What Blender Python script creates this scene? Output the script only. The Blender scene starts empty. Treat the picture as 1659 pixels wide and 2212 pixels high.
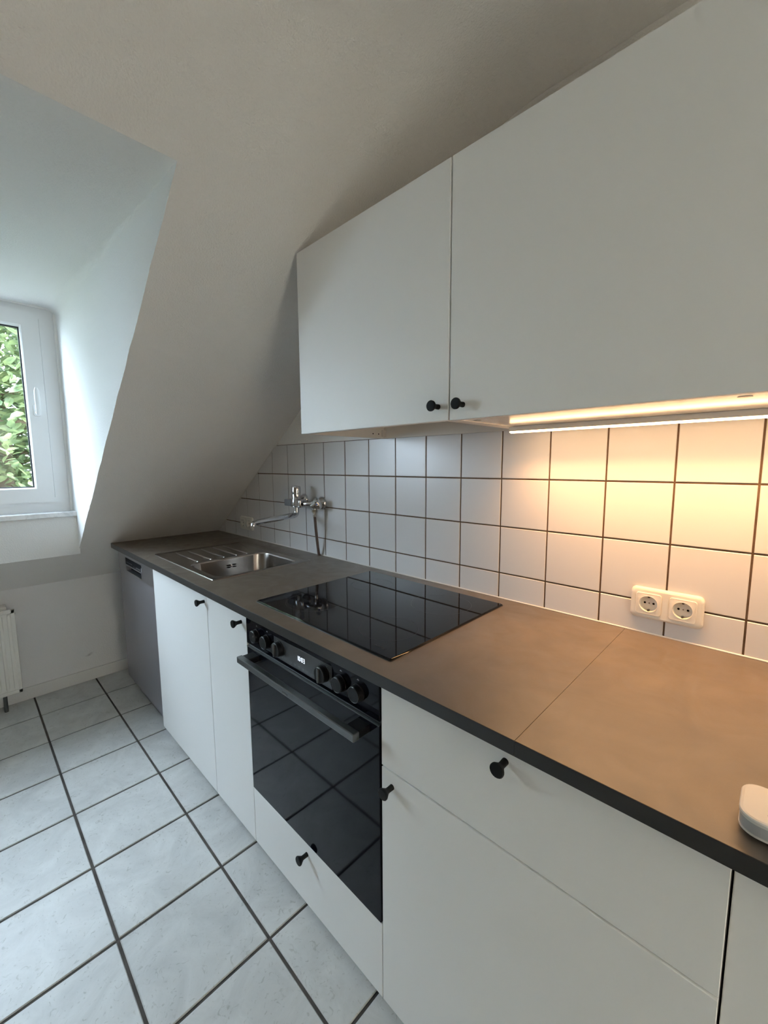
import bpy, bmesh, math, random
from mathutils import Matrix, Vector, noise

random.seed(7)
scene = bpy.context.scene
COL = scene.collection
PI = math.pi

# ------------------------------------------------------------------ camera
def make_camera():
    yaw, pitch, roll = 0.7995, -0.1144, -0.0056
    fwd = Vector((-math.cos(yaw), math.sin(yaw), 0)); rt = Vector((math.sin(yaw), math.cos(yaw), 0)); up = Vector((0, 0, 1))
    f2 = fwd * math.cos(pitch) + up * math.sin(pitch); u2 = up * math.cos(pitch) - fwd * math.sin(pitch)
    r3 = rt * math.cos(roll) + u2 * math.sin(roll); u3 = u2 * math.cos(roll) - rt * math.sin(roll)
    cam = bpy.data.cameras.new('camera')
    cam.sensor_fit = 'VERTICAL'; cam.sensor_height = 24.0; cam.sensor_width = 18.0
    cam.lens = 894.116 / 2212.0 * 24.0
    cam.clip_start = 0.02; cam.clip_end = 200
    o = bpy.data.objects.new('camera', cam); COL.objects.link(o)
    M = Matrix((r3, u3, -f2)).transposed().to_4x4(); M.translation = Vector((2.6189, -1.1998, 1.3441))
    o.matrix_world = M
    scene.camera = o
make_camera()

# ------------------------------------------------------------------ light and exposure
vs = scene.view_settings
vs.view_transform = 'Standard'; vs.look = 'None'; vs.gamma = 1.0; vs.use_curve_mapping = False
vs.exposure = 0.13
SKY_STRENGTH = 27.0
SUN_STRENGTH = 10.0
LED_STRENGTH = 22.0
LED_WATTS = 2.9
world = bpy.data.worlds.new('sky'); scene.world = world; world.use_nodes = True
wn = world.node_tree.nodes; wl = world.node_tree.links
for n in list(wn): wn.remove(n)
wo = wn.new('ShaderNodeOutputWorld'); wb = wn.new('ShaderNodeBackground'); ws = wn.new('ShaderNodeTexSky')
wn.remove(ws)
wb.inputs['Color'].default_value = (0.68, 0.82, 1.0, 1)      # bright, evenly veiled sky
wb.inputs['Strength'].default_value = SKY_STRENGTH
wl.new(wb.outputs[0], wo.inputs[0])
sun = bpy.data.lights.new('sun', 'SUN'); sun.energy = SUN_STRENGTH; sun.angle = math.radians(1.0); sun.color = (1.0, 0.95, 0.86)
so = bpy.data.objects.new('sun', sun); COL.objects.link(so)
so.rotation_euler = Vector((-0.10, -0.68, -0.72)).to_track_quat('-Z', 'Y').to_euler(); so.location = (6, 3, 9)
W2Y0, W2Y1, W2Z0, W2Z1 = -1.40, -0.60, 0.15, 1.95     # second window, in the wall behind the camera
portal = bpy.data.lights.new('window_portal', 'AREA'); portal.shape = 'RECTANGLE'; portal.size = 1.92; portal.size_y = 1.05
portal.cycles.is_portal = True
po = bpy.data.objects.new('window_portal', portal); COL.objects.link(po)
po.location = (-0.27, -1.7335, 1.63); po.rotation_euler = Vector((1, 0, 0)).to_track_quat('-Z', 'Z').to_euler()
p2 = bpy.data.lights.new('window_portal_2', 'AREA'); p2.shape = 'RECTANGLE'; p2.size = W2Y1 - W2Y0; p2.size_y = W2Z1 - W2Z0; p2.cycles.is_portal = True
p2o = bpy.data.objects.new('window_portal_2', p2); COL.objects.link(p2o)
p2o.location = (4.03, (W2Y0 + W2Y1) / 2, (W2Z0 + W2Z1) / 2); p2o.rotation_euler = Vector((-1, 0, 0)).to_track_quat('-Z', 'Z').to_euler()
cy = scene.cycles
cy.use_denoising = True
cy.max_bounces = 14; cy.diffuse_bounces = 8; cy.glossy_bounces = 6; cy.transmission_bounces = 8; cy.transparent_max_bounces = 12
cy.sample_clamp_indirect = 8.0; cy.caustics_reflective = False; cy.caustics_refractive = False

# ------------------------------------------------------------------ materials
MATS = {}
def new_mat(name):
    m = bpy.data.materials.new(name); m.use_nodes = True
    nt = m.node_tree; b = nt.nodes['Principled BSDF']
    MATS[name] = m
    return m, nt, b
def simple(name, col, rough=0.5, metal=0.0, spec=0.5, bump=0.0, bscale=200.0, var=0.0, vscale=6.0, coat=0.0, aniso=0.0):
    m, nt, b = new_mat(name)
    b.inputs['Base Color'].default_value = (*col, 1); b.inputs['Roughness'].default_value = rough
    b.inputs['Metallic'].default_value = metal; b.inputs['Specular IOR Level'].default_value = spec
    if coat: b.inputs['Coat Weight'].default_value = coat; b.inputs['Coat Roughness'].default_value = 0.05
    if aniso: b.inputs['Anisotropic'].default_value = aniso
    geo = None
    if bump or var:
        geo = nt.nodes.new('ShaderNodeNewGeometry')
    if bump:
        n = nt.nodes.new('ShaderNodeTexNoise'); n.inputs['Scale'].default_value = bscale; n.inputs['Detail'].default_value = 4
        nt.links.new(geo.outputs['Position'], n.inputs['Vector'])
        bp = nt.nodes.new('ShaderNodeBump'); bp.inputs['Strength'].default_value = bump; bp.inputs['Distance'].default_value = 0.004
        nt.links.new(n.outputs[0], bp.inputs['Height']); nt.links.new(bp.outputs[0], b.inputs['Normal'])
    if var:
        n = nt.nodes.new('ShaderNodeTexNoise'); n.inputs['Scale'].default_value = vscale; n.inputs['Detail'].default_value = 6
        nt.links.new(geo.outputs['Position'], n.inputs['Vector'])
        r = nt.nodes.new('ShaderNodeValToRGB')
        r.color_ramp.elements[0].position = 0.3; r.color_ramp.elements[1].position = 0.7
        r.color_ramp.elements[0].color = (*[c * (1 - var) for c in col], 1)
        r.color_ramp.elements[1].color = (*[min(1, c * (1 + var)) for c in col], 1)
        nt.links.new(n.outputs[0], r.inputs[0]); nt.links.new(r.outputs[0], b.inputs['Base Color'])
    return m

simple('plaster', (0.86, 0.84, 0.815), 0.9, spec=0.2, bump=0.6, bscale=210, var=0.02, vscale=3)
simple('plaster_fine', (0.84, 0.84, 0.835), 0.85, spec=0.2, bump=0.5, bscale=190)
simple('room_wall', (0.37, 0.31, 0.245), 0.9, spec=0.2)
simple('wall_grout', (0.13, 0.085, 0.055), 0.9, spec=0.1, bump=0.2, bscale=300, var=0.25, vscale=25)
simple('wall_tile', (0.69, 0.68, 0.68), 0.28, spec=0.45, bump=0.02, bscale=30)
simple('floor_grout', (0.085, 0.076, 0.070), 0.95, spec=0.1, bump=0.3, bscale=200, var=0.25, vscale=18)
simple('white_lacquer', (0.82, 0.815, 0.80), 0.42, spec=0.4, bump=0.015, bscale=500)
simple('white_melamine', (0.74, 0.72, 0.68), 0.16, spec=0.5)
simple('carcass', (0.74, 0.71, 0.66), 0.4, spec=0.4)
simple('plinth_white', (0.66, 0.66, 0.65), 0.5)
simple('knob_black', (0.006, 0.006, 0.006), 0.55, spec=0.2)
simple('steel_brushed', (0.33, 0.33, 0.355), 0.36, metal=1.0, bump=0.03, bscale=400)
simple('steel_dish', (0.33, 0.325, 0.355), 0.42, metal=0.8, bump=0.02, bscale=300)
simple('steel_sink', (0.40, 0.37, 0.345), 0.27, metal=1.0, bump=0.01, bscale=300)
simple('chrome', (0.62, 0.62, 0.64), 0.07, metal=1.0)
simple('dark_steel', (0.13, 0.135, 0.135), 0.33, metal=0.8)
simple('black_glass', (0.004, 0.004, 0.006), 0.03, spec=0.22)
simple('oven_glass', (0.004, 0.004, 0.007), 0.045, spec=0.12)
simple('panel_grey', (0.060, 0.062, 0.065), 0.12, spec=0.5)
simple('black_plastic', (0.008, 0.008, 0.009), 0.4, spec=0.25)
simple('edge_band', (0.022, 0.021, 0.021), 0.35, spec=0.5)
simple('display_black', (0.006, 0.006, 0.008), 0.55, spec=0.1)
simple('black_hole', (0.002, 0.002, 0.002), 0.8, spec=0.1)
simple('socket_white', (0.80, 0.77, 0.70), 0.3, spec=0.5)
simple('print_white', (0.42, 0.42, 0.44), 0.6)
simple('print_grey', (0.035, 0.035, 0.035), 0.3)
simple('window_pvc', (0.80, 0.81, 0.82), 0.35, spec=0.45)
simple('gasket', (0.015, 0.016, 0.02), 0.6)
simple('radiator_white', (0.80, 0.79, 0.75), 0.4)
simple('hose', (0.16, 0.12, 0.105), 0.45, metal=0.3)
simple('grey_plastic', (0.16, 0.16, 0.165), 0.4)
simple('brass_nut', (0.70, 0.66, 0.60), 0.25, metal=1.0)
simple('blue_dot', (0.02, 0.05, 0.28), 0.3)
simple('hub_white', (0.82, 0.79, 0.75), 0.35)
simple('hub_side', (0.50, 0.50, 0.52), 0.4)
simple('caulk', (0.72, 0.70, 0.67), 0.6)
simple('bark', (0.16, 0.12, 0.085), 0.9, bump=0.5, bscale=20, var=0.3)
simple('grass_ground', (0.09, 0.10, 0.07), 0.95, var=0.3, vscale=2)

def worktop_mat():
    m, nt, b = new_mat('worktop_laminate')
    geo = nt.nodes.new('ShaderNodeNewGeometry')
    n = nt.nodes.new('ShaderNodeTexNoise'); n.inputs['Scale'].default_value = 5; n.inputs['Detail'].default_value = 8; n.inputs['Distortion'].default_value = 1.2
    r = nt.nodes.new('ShaderNodeValToRGB'); e = r.color_ramp.elements
    e[0].position = 0.3; e[0].color = (0.118, 0.096, 0.076, 1); e[1].position = 0.72; e[1].color = (0.162, 0.130, 0.101, 1)
    nt.links.new(geo.outputs['Position'], n.inputs['Vector']); nt.links.new(n.outputs[0], r.inputs[0]); nt.links.new(r.outputs[0], b.inputs['Base Color'])
    n2 = nt.nodes.new('ShaderNodeTexNoise'); n2.inputs['Scale'].default_value = 9; n2.inputs['Detail'].default_value = 8; n2.inputs['Distortion'].default_value = 2.0
    mr = nt.nodes.new('ShaderNodeMapRange'); mr.inputs['From Min'].default_value = 0.3; mr.inputs['From Max'].default_value = 0.7
    mr.inputs['To Min'].default_value = 0.33; mr.inputs['To Max'].default_value = 0.47
    nt.links.new(geo.outputs['Position'], n2.inputs['Vector']); nt.links.new(n2.outputs[0], mr.inputs['Value']); nt.links.new(mr.outputs[0], b.inputs['Roughness'])
    n3 = nt.nodes.new('ShaderNodeTexNoise'); n3.inputs['Scale'].default_value = 350; n3.inputs['Detail'].default_value = 2
    bp = nt.nodes.new('ShaderNodeBump'); bp.inputs['Strength'].default_value = 0.06; bp.inputs['Distance'].default_value = 0.002
    nt.links.new(geo.outputs['Position'], n3.inputs['Vector']); nt.links.new(n3.outputs[0], bp.inputs['Height']); nt.links.new(bp.outputs[0], b.inputs['Normal'])
    b.inputs['Specular IOR Level'].default_value = 1.0
worktop_mat()

def floor_tile_mat():
    m, nt, b = new_mat('floor_tile')
    geo = nt.nodes.new('ShaderNodeNewGeometry')
    n = nt.nodes.new('ShaderNodeTexNoise'); n.inputs['Scale'].default_value = 7; n.inputs['Detail'].default_value = 9; n.inputs['Roughness'].default_value = 0.65; n.inputs['Distortion'].default_value = 0.8
    r = nt.nodes.new('ShaderNodeValToRGB'); e = r.color_ramp.elements
    e[0].position = 0.28; e[0].color = (0.445, 0.45, 0.445, 1); e[1].position = 0.66; e[1].color = (0.60, 0.605, 0.595, 1)
    # fine scratch-like veins
    n2 = nt.nodes.new('ShaderNodeTexNoise'); n2.inputs['Scale'].default_value = 42; n2.inputs['Detail'].default_value = 6; n2.inputs['Distortion'].default_value = 2.5
    r2 = nt.nodes.new('ShaderNodeValToRGB'); e2 = r2.color_ramp.elements
    e2[0].position = 0.30; e2[0].color = (0.76, 0.76, 0.74, 1); e2[1].position = 0.40; e2[1].color = (1, 1, 1, 1)
    mx = nt.nodes.new('ShaderNodeMix'); mx.data_type = 'RGBA'; mx.blend_type = 'MULTIPLY'; mx.inputs[0].default_value = 1.0
    # per-tile tone
    oi = nt.nodes.new('ShaderNodeObjectInfo'); mr = nt.nodes.new('ShaderNodeMapRange'); mr.inputs['To Min'].default_value = 0.95; mr.inputs['To Max'].default_value = 1.03
    mx2 = nt.nodes.new('ShaderNodeMix'); mx2.data_type = 'RGBA'; mx2.blend_type = 'MULTIPLY'; mx2.inputs[0].default_value = 1.0
    L = nt.links.new
    L(geo.outputs['Position'], n.inputs['Vector']); L(geo.outputs['Position'], n2.inputs['Vector'])
    L(n.outputs[0], r.inputs[0]); L(n2.outputs[0], r2.inputs[0])
    L(r.outputs[0], mx.inputs[6]); L(r2.outputs[0], mx.inputs[7]); L(oi.outputs['Random'], mr.inputs['Value'])
    L(mx.outputs[2], mx2.inputs[6]); L(mr.outputs[0], mx2.inputs[7]); L(mx2.outputs[2], b.inputs['Base Color'])
    bp = nt.nodes.new('ShaderNodeBump'); bp.inputs['Strength'].default_value = 0.12; bp.inputs['Distance'].default_value = 0.003
    L(n.outputs[0], bp.inputs['Height']); L(bp.outputs[0], b.inputs['Normal'])
    b.inputs['Roughness'].default_value = 0.42; b.inputs['Specular IOR Level'].default_value = 0.5
floor_tile_mat()

def knee_mat():
    # painted wall with one small scuff of its own shape
    m = simple('plaster_knee', (0.86, 0.86, 0.87), 0.88, spec=0.2, bump=0.25, bscale=150)
    nt = m.node_tree; b = nt.nodes['Principled BSDF']; L = nt.links.new
    geo = nt.nodes.new('ShaderNodeNewGeometry')
    mp = nt.nodes.new('ShaderNodeMapping'); mp.vector_type = 'TEXTURE'
    mp.inputs['Location'].default_value = (-0.455, -0.712, 0.163); mp.inputs['Rotation'].default_value = (0.35, 0, 0); mp.inputs['Scale'].default_value = (0.05, 0.05, 0.016)
    g = nt.nodes.new('ShaderNodeTexGradient'); g.gradient_type = 'SPHERICAL'
    n = nt.nodes.new('ShaderNodeTexNoise'); n.inputs['Scale'].default_value = 70; n.inputs['Detail'].default_value = 4
    mu = nt.nodes.new('ShaderNodeMath'); mu.operation = 'MULTIPLY'
    r = nt.nodes.new('ShaderNodeValToRGB'); e = r.color_ramp.elements
    e[0].position = 0.2; e[0].color = (0.86, 0.86, 0.87, 1); e[1].position = 0.5; e[1].color = (0.58, 0.58, 0.59, 1)
    L(geo.outputs['Position'], mp.inputs[0]); L(mp.outputs[0], g.inputs[0]); L(geo.outputs['Position'], n.inputs['Vector'])
    L(g.outputs['Fac'], mu.inputs[0]); L(n.outputs[0], mu.inputs[1]); L(mu.outputs[0], r.inputs[0]); L(r.outputs[0], b.inputs['Base Color'])
knee_mat()

def marble_mat():
    m, nt, b = new_mat('sill_marble')
    geo = nt.nodes.new('ShaderNodeNewGeometry')
    n = nt.nodes.new('ShaderNodeTexNoise'); n.inputs['Scale'].default_value = 9; n.inputs['Detail'].default_value = 8; n.inputs['Distortion'].default_value = 3
    r = nt.nodes.new('ShaderNodeValToRGB'); e = r.color_ramp.elements
    e[0].position = 0.35; e[0].color = (0.58, 0.60, 0.62, 1); e[1].position = 0.55; e[1].color = (0.80, 0.81, 0.82, 1)
    nt.links.new(geo.outputs['Position'], n.inputs['Vector']); nt.links.new(n.outputs[0], r.inputs[0]); nt.links.new(r.outputs[0], b.inputs['Base Color'])
    b.inputs['Roughness'].default_value = 0.25
marble_mat()

def emit(name, col, strength):
    m = bpy.data.materials.new(name); m.use_nodes = True; nt = m.node_tree
    for n in list(nt.nodes): nt.nodes.remove(n)
    o = nt.nodes.new('ShaderNodeOutputMaterial'); e = nt.nodes.new('ShaderNodeEmission')
    e.inputs[0].default_value = (*col, 1); e.inputs[1].default_value = strength
    nt.links.new(e.outputs[0], o.inputs[0]); MATS[name] = m
emit('led_diffuser', (1.0, 0.60, 0.29), LED_STRENGTH)
emit('clock_light', (0.75, 0.86, 1.0), 1.6)

def glass_mat():
    m = bpy.data.materials.new('window_glass'); m.use_nodes = True; nt = m.node_tree
    for n in list(nt.nodes): nt.nodes.remove(n)
    o = nt.nodes.new('ShaderNodeOutputMaterial'); t = nt.nodes.new('ShaderNodeBsdfTransparent'); g = nt.nodes.new('ShaderNodeBsdfGlossy')
    t.inputs[0].default_value = (0.96, 0.98, 0.97, 1); g.inputs['Roughness'].default_value = 0.0
    f = nt.nodes.new('ShaderNodeFresnel'); f.inputs[0].default_value = 1.45; mx = nt.nodes.new('ShaderNodeMixShader')
    ge = nt.nodes.new('ShaderNodeNewGeometry'); inv = nt.nodes.new('ShaderNodeMath'); inv.operation = 'SUBTRACT'; inv.inputs[0].default_value = 1.0
    mu = nt.nodes.new('ShaderNodeMath'); mu.operation = 'MULTIPLY'
    nt.links.new(ge.outputs['Backfacing'], inv.inputs[1]); nt.links.new(f.outputs[0], mu.inputs[0]); nt.links.new(inv.outputs[0], mu.inputs[1])
    nt.links.new(mu.outputs[0], mx.inputs[0]); nt.links.new(t.outputs[0], mx.inputs[1]); nt.links.new(g.outputs[0], mx.inputs[2]); nt.links.new(mx.outputs[0], o.inputs[0])
    MATS['window_glass'] = m
glass_mat()

def leaf_mat():
    m = bpy.data.materials.new('leaf_green'); m.use_nodes = True; nt = m.node_tree
    for n in list(nt.nodes): nt.nodes.remove(n)
    L = nt.links.new
    o = nt.nodes.new('ShaderNodeOutputMaterial'); d = nt.nodes.new('ShaderNodeBsdfPrincipled'); t = nt.nodes.new('ShaderNodeBsdfTranslucent')
    geo = nt.nodes.new('ShaderNodeNewGeometry'); n = nt.nodes.new('ShaderNodeTexNoise'); n.inputs['Scale'].default_value = 9
    r = nt.nodes.new('ShaderNodeValToRGB'); e = r.color_ramp.elements
    e[0].position = 0.3; e[0].color = (0.090, 0.135, 0.075, 1); e[1].position = 0.68; e[1].color = (0.27, 0.33, 0.15, 1)
    L(geo.outputs['Position'], n.inputs['Vector']); L(n.outputs[0], r.inputs[0]); L(r.outputs[0], d.inputs['Base Color']); L(r.outputs[0], t.inputs[0])
    d.inputs['Roughness'].default_value = 0.45
    mx = nt.nodes.new('ShaderNodeMixShader'); mx.inputs[0].default_value = 0.4
    L(d.outputs[0], mx.inputs[1]); L(t.outputs[0], mx.inputs[2]); L(mx.outputs[0], o.inputs[0]); MATS['leaf_green'] = m
leaf_mat()

# ------------------------------------------------------------------ mesh builder
class MB:
    def __init__(s): s.v = []; s.f = []
    def add(s, vs, fs):
        k = len(s.v); s.v += [tuple(p) for p in vs]; s.f += [tuple(i + k for i in f) for f in fs]; return s
    def box(s, x0, x1, y0, y1, z0, z1, bevel=0.0, seg=2):
        bm = bmesh.new(); bmesh.ops.create_cube(bm, size=1.0)
        for v in bm.verts:
            v.co = Vector(((x0 + x1) / 2 + v.co.x * (x1 - x0), (y0 + y1) / 2 + v.co.y * (y1 - y0), (z0 + z1) / 2 + v.co.z * (z1 - z0)))
        if bevel: bmesh.ops.bevel(bm, geom=bm.edges[:], offset=bevel, segments=seg, profile=0.5, affect='EDGES')
        s.bm(bm); return s
    def bm(s, bm):
        bm.verts.index_update(); s.add([v.co[:] for v in bm.verts], [[v.index for v in f.verts] for f in bm.faces]); bm.free(); return s
    def loft(s, loops, cap0=True, cap1=True):
        n = len(loops[0]); vs = [p for l in loops for p in l]; fs = []
        for i in range(len(loops) - 1):
            for j in range(n):
                a = i * n + j; b = i * n + (j + 1) % n; fs.append((a, b, b + n, a + n))
        if cap0: fs.append(tuple(range(n - 1, -1, -1)))
        if cap1: fs.append(tuple((len(loops) - 1) * n + j for j in range(n)))
        return s.add(vs, fs)
    def lathe(s, prof, origin, axis, n=20, cap=True):
        axis = Vector(axis).normalized(); t = axis.orthogonal().normalized(); u = axis.cross(t); o = Vector(origin); loops = []
        for (r, h) in prof:
            loops.append([tuple(o + axis * h + (t * math.cos(2 * PI * k / n) + u * math.sin(2 * PI * k / n)) * r) for k in range(n)])
        return s.loft(loops, cap, cap)
    def tube(s, pts, r, n=10):
        pts = [Vector(p) for p in pts]; rs = r if isinstance(r, (list, tuple)) else [r] * len(pts); loops = []; t = None
        for i, p in enumerate(pts):
            d = (pts[min(i + 1, len(pts) - 1)] - pts[max(i - 1, 0)]).normalized()
            if t is None: t = d.orthogonal().normalized()
            else: t = (t - d * t.dot(d)).normalized()
            u = d.cross(t)
            loops.append([tuple(p + (t * math.cos(2 * PI * k / n) + u * math.sin(2 * PI * k / n)) * rs[i]) for k in range(n)])
        return s.loft(loops)
    def prism_xz(s, poly, y_back, y_front, inset=0.0):
        # polygon in x,z ; front face (towards -y) may be inset for a soft edge
        n = len(poly); cx = sum(p[0] for p in poly) / n; cz = sum(p[1] for p in poly) / n
        loops = [[(x, y_back, z) for x, z in poly]]
        if inset:
            loops.append([(x, y_front + inset, z) for x, z in poly]); loops.append([(x, y_front, z) for x, z in shrink(poly, inset)])
        else: loops.append([(x, y_front, z) for x, z in poly])
        return s.loft(loops, False, True)
    def mesh(s, name, mat, origin=(0, 0, 0), smooth=None):
        me = bpy.data.meshes.new(name); ox, oy, oz = origin
        me.from_pydata([(x - ox, y - oy, z - oz) for x, y, z in s.v], [], s.f)
        bm = bmesh.new(); bm.from_mesh(me); bmesh.ops.recalc_face_normals(bm, faces=bm.faces[:])
        if smooth is not None:
            ars = sorted(f.calc_area() for f in bm.faces); med = ars[len(ars) // 2]; big = ars[-1]
            for f in bm.faces:
                A = f.calc_area(); f.smooth = not (A > 0.08 * big and A > 12 * med)
            for e in bm.edges:
                if len(e.link_faces) == 2 and e.calc_face_angle(0) > math.radians(smooth): e.smooth = False
        bm.to_mesh(me); bm.free()
        me.materials.append(MATS[mat]); return me

def shrink(poly, d):
    # inset of a convex polygon
    n = len(poly); area = sum(poly[i][0] * poly[(i + 1) % n][1] - poly[(i + 1) % n][0] * poly[i][1] for i in range(n))
    sg = 1 if area > 0 else -1; out = []
    for i in range(n):
        p0, p1, p2 = Vector(poly[i - 1]), Vector(poly[i]), Vector(poly[(i + 1) % n])
        d1 = (p1 - p0).normalized(); d2 = (p2 - p1).normalized()
        n1 = Vector((-d1.y, d1.x)) * sg; n2 = Vector((-d2.y, d2.x)) * sg
        b = (n1 + n2); k = 1 + n1.dot(n2)
        out.append(tuple(p1 + b * (d / max(k, 0.35))))
    return out

def clip(poly, a, b, c):
    # keep a*x+b*z <= c
    out = []
    for i in range(len(poly)):
        p, q = poly[i], poly[(i + 1) % len(poly)]
        fp = a * p[0] + b * p[1] - c; fq = a * q[0] + b * q[1] - c
        if fp <= 0: out.append(p)
        if fp * fq < 0:
            t = fp / (fp - fq); out.append((p[0] + (q[0] - p[0]) * t, p[1] + (q[1] - p[1]) * t))
    return out

def rrect(cx, cy, w, h, r, n=6):
    pts = []
    for (sx, sy, a0) in ((1, 1, 0), (-1, 1, 90), (-1, -1, 180), (1, -1, 270)):
        for k in range(n + 1):
            a = math.radians(a0 + 90 * k / n); pts.append((cx + sx * (w / 2 - r) + r * math.cos(a), cy + sy * (h / 2 - r) + r * math.sin(a)))
    return pts

def root_of(o):
    while o.parent: o = o.parent
    return o
def part(name, mb, mat, parent=None, smooth=None, label=None):
    org = root_of(parent).location if parent else (0, 0, 0)
    o = bpy.data.objects.new(name, mb.mesh(name, mat, org, smooth)); COL.objects.link(o); o.parent = parent
    if label: o['label'] = label
    return o
def thing(name, label, cat, loc, group=None):
    o = bpy.data.objects.new(name, None); COL.objects.link(o); o.location = loc; o.empty_display_size = 0.05
    o['label'] = label; o['category'] = cat
    if group: o['group'] = group
    return o
def single(name, mb, mat, label, cat, smooth=None, group=None):
    o = part(name, mb, mat, None, smooth); o['label'] = label; o['category'] = cat
    if group: o['group'] = group
    return o
def struct(name, mb, mat, smooth=None):
    o = part(name, mb, mat, None, smooth); o['kind'] = 'structure'; return o
def piece(name, me, parent, loc=(0, 0, 0)):
    o = bpy.data.objects.new(name, me); COL.objects.link(o); o.parent = parent; o.location = loc; return o

def text_part(name, body, size, mat, parent, M, label=None, depth=0.0002, sx=1.0):
    c = bpy.data.curves.new(name, 'FONT'); c.body = body; c.size = size; c.extrude = depth; c.align_x = 'CENTER'; c.align_y = 'CENTER'
    c.resolution_u = 2
    t = bpy.data.objects.new(name, c); COL.objects.link(t)
    bpy.context.view_layer.update()
    me = bpy.data.meshes.new_from_object(t.evaluated_get(bpy.context.evaluated_depsgraph_get()))
    bpy.data.objects.remove(t); bpy.data.curves.remove(c)
    me.transform(M @ Matrix.Diagonal((sx, 1, 1, 1))); me.transform(Matrix.Translation(-Vector(root_of(parent).location)))
    me.materials.clear(); me.materials.append(MATS[mat])
    o = bpy.data.objects.new(name, me); COL.objects.link(o); o.parent = parent
    if label: o['label'] = label
    return o

# ------------------------------------------------------------------ dimensions read from the photograph
ZT, ZB = 0.9098, 0.8832            # worktop top / underside
YW, YF = -0.6227, -0.598           # worktop front, cabinet fronts
XE = 2.021                         # oven / drawer boundary
S0, SK = 0.985, 0.715              # roof slope z = S0 + SK*x
def slope_x(z): return (z - S0) / SK
def slope_z(x): return S0 + SK * x
XK = -0.455                        # knee wall
ZC = 2.35                          # flat ceiling
YL, XF = -3.2, 3.9                # far sides of the room
DY0, DY1 = -0.767, -2.70           # dormer cheeks
DX0, DX1 = -0.120, 1.515           # dormer cut along the slope
XWIN = -0.20

# ------------------------------------------------------------------ floor
fl = MB(); fl.box(XK - 0.05, XF, YL, 0.05, -0.06, -0.004)
floor = struct('floor', fl, 'floor_grout')
FPX, FPY, FX0, FY0, FG = 0.3081, 0.3034, -0.1925, -0.6886, 0.0085
tile_meshes = {}
def floor_tile(x0, x1, y0, y1):
    key = (round(x1 - x0, 4), round(y1 - y0, 4))
    if key not in tile_meshes:
        m = MB(); w, h = key; b = 0.0022
        m.loft([[(-w/2, -h/2, -0.006), (w/2, -h/2, -0.006), (w/2, h/2, -0.006), (-w/2, h/2, -0.006)],
                [(-w/2, -h/2, -b), (w/2, -h/2, -b), (w/2, h/2, -b), (-w/2, h/2, -b)],
                [(-w/2+b, -h/2+b, 0), (w/2-b, -h/2+b, 0), (w/2-b, h/2-b, 0), (-w/2+b, h/2-b, 0)]], False, True)
        tile_meshes[key] = m.mesh('floor_tile', 'floor_tile')
    piece('floor_tile', tile_meshes[key], floor, ((x0 + x1) / 2, (y0 + y1) / 2, 0))
for i in range(-1, 15):
    x0, x1 = FX0 + i * FPX + FG / 2, FX0 + (i + 1) * FPX - FG / 2
    x0 = max(x0, XK + 0.006); x1 = min(x1, XF - 0.01)
    if x1 - x0 < 0.02: continue
    for j in range(-1, 7):
        y1, y0 = FY0 - j * FPY - FG / 2, FY0 - (j + 1) * FPY + FG / 2
        y0 = max(y0, YL + 0.01)
        if y1 - y0 < 0.02: continue
        floor_tile(x0, x1, y0, y1)

# ------------------------------------------------------------------ walls and ceiling
w = MB(); w.box(XK - 0.12, XK, YL, 0.12, -0.06, slope_z(XK) + 0.02)
struct('wall_back', w, 'plaster_knee')
w = MB(); w.box(XK - 0.12, XF + 0.1, 0.006, 0.12, -0.06, 2.5)
wall_r = struct('wall_right', w, 'plaster')
w = MB(); w.box(XK - 0.12, XF + 0.1, YL - 0.1, YL, -0.06, 2.5)
struct('wall_left', w, 'room_wall')
w = MB(); w.box(XF, XF + 0.12, YL, W2Y0, -0.06, 2.5); w.box(XF, XF + 0.12, W2Y1, 0.12, -0.06, 2.5); w.box(XF, XF + 0.12, W2Y0, W2Y1, -0.06, W2Z0); w.box(XF, XF + 0.12, W2Y0, W2Y1, W2Z1, 2.5)
struct('wall_front', w, 'room_wall')
w = MB(); w.box(XK, XK + 0.013, YL, -0.02, 0.0, 0.072, 0.003)
struct('baseboard_back', w, 'plaster_fine')

# sloped ceiling running into the flat one, with the dormer cut out of it
def wob(a, b):
    t = min(1, max(0, (a - DX0) / (DX1 - DX0))); return 0.0022 * min(1, 12 * t * (1 - t)) * (noise.noise(Vector((a * 9.0, b * 9.0, 3.3))) + 0.6 * noise.noise(Vector((a * 40.0, b * 9.0, 7.3))))
prof = [(XK - 0.02, slope_z(XK - 0.02)), (XK, slope_z(XK))]
prof += [(DX0 - 0.16, slope_z(DX0 - 0.16)), (DX0, slope_z(DX0))]
NS = 110
prof += [(DX0 + (DX1 - DX0) * k / NS, slope_z(DX0 + (DX1 - DX0) * k / NS)) for k in range(1, NS)]
prof += [(DX1, slope_z(DX1))]
xc = slope_x(ZC); rf = 0.16
a = Vector((xc - rf * 0.82, slope_z(xc - rf * 0.82))); b = Vector((xc, ZC)); c = Vector((xc + rf, ZC))
for k in range(0, 9):
    t = k / 8; q = a * (1 - t) ** 2 + b * 2 * t * (1 - t) + c * t * t; prof.append((q.x, q.y))
prof += [(XF + 0.05, ZC)]
i0 = prof.index((DX0, slope_z(DX0))); i1 = prof.index((DX1, slope_z(DX1)))
cm = MB()
def cheek_y(x, side): return side + (wob(x, side) if DX0 < x < DX1 else 0)
def band(ya, yb, r0, r1):
    vs = []; fs = []
    for (x, z) in prof[r0:r1 + 1]: vs += [(x, ya(x), z), (x, yb(x), z)]
    for k in range(r1 - r0): fs.append((2 * k, 2 * k + 1, 2 * k + 3, 2 * k + 2))
    cm.add(vs, fs)
last = len(prof) - 1
band(lambda x: 0.02, lambda x: cheek_y(x, DY0), 0, last)
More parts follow.
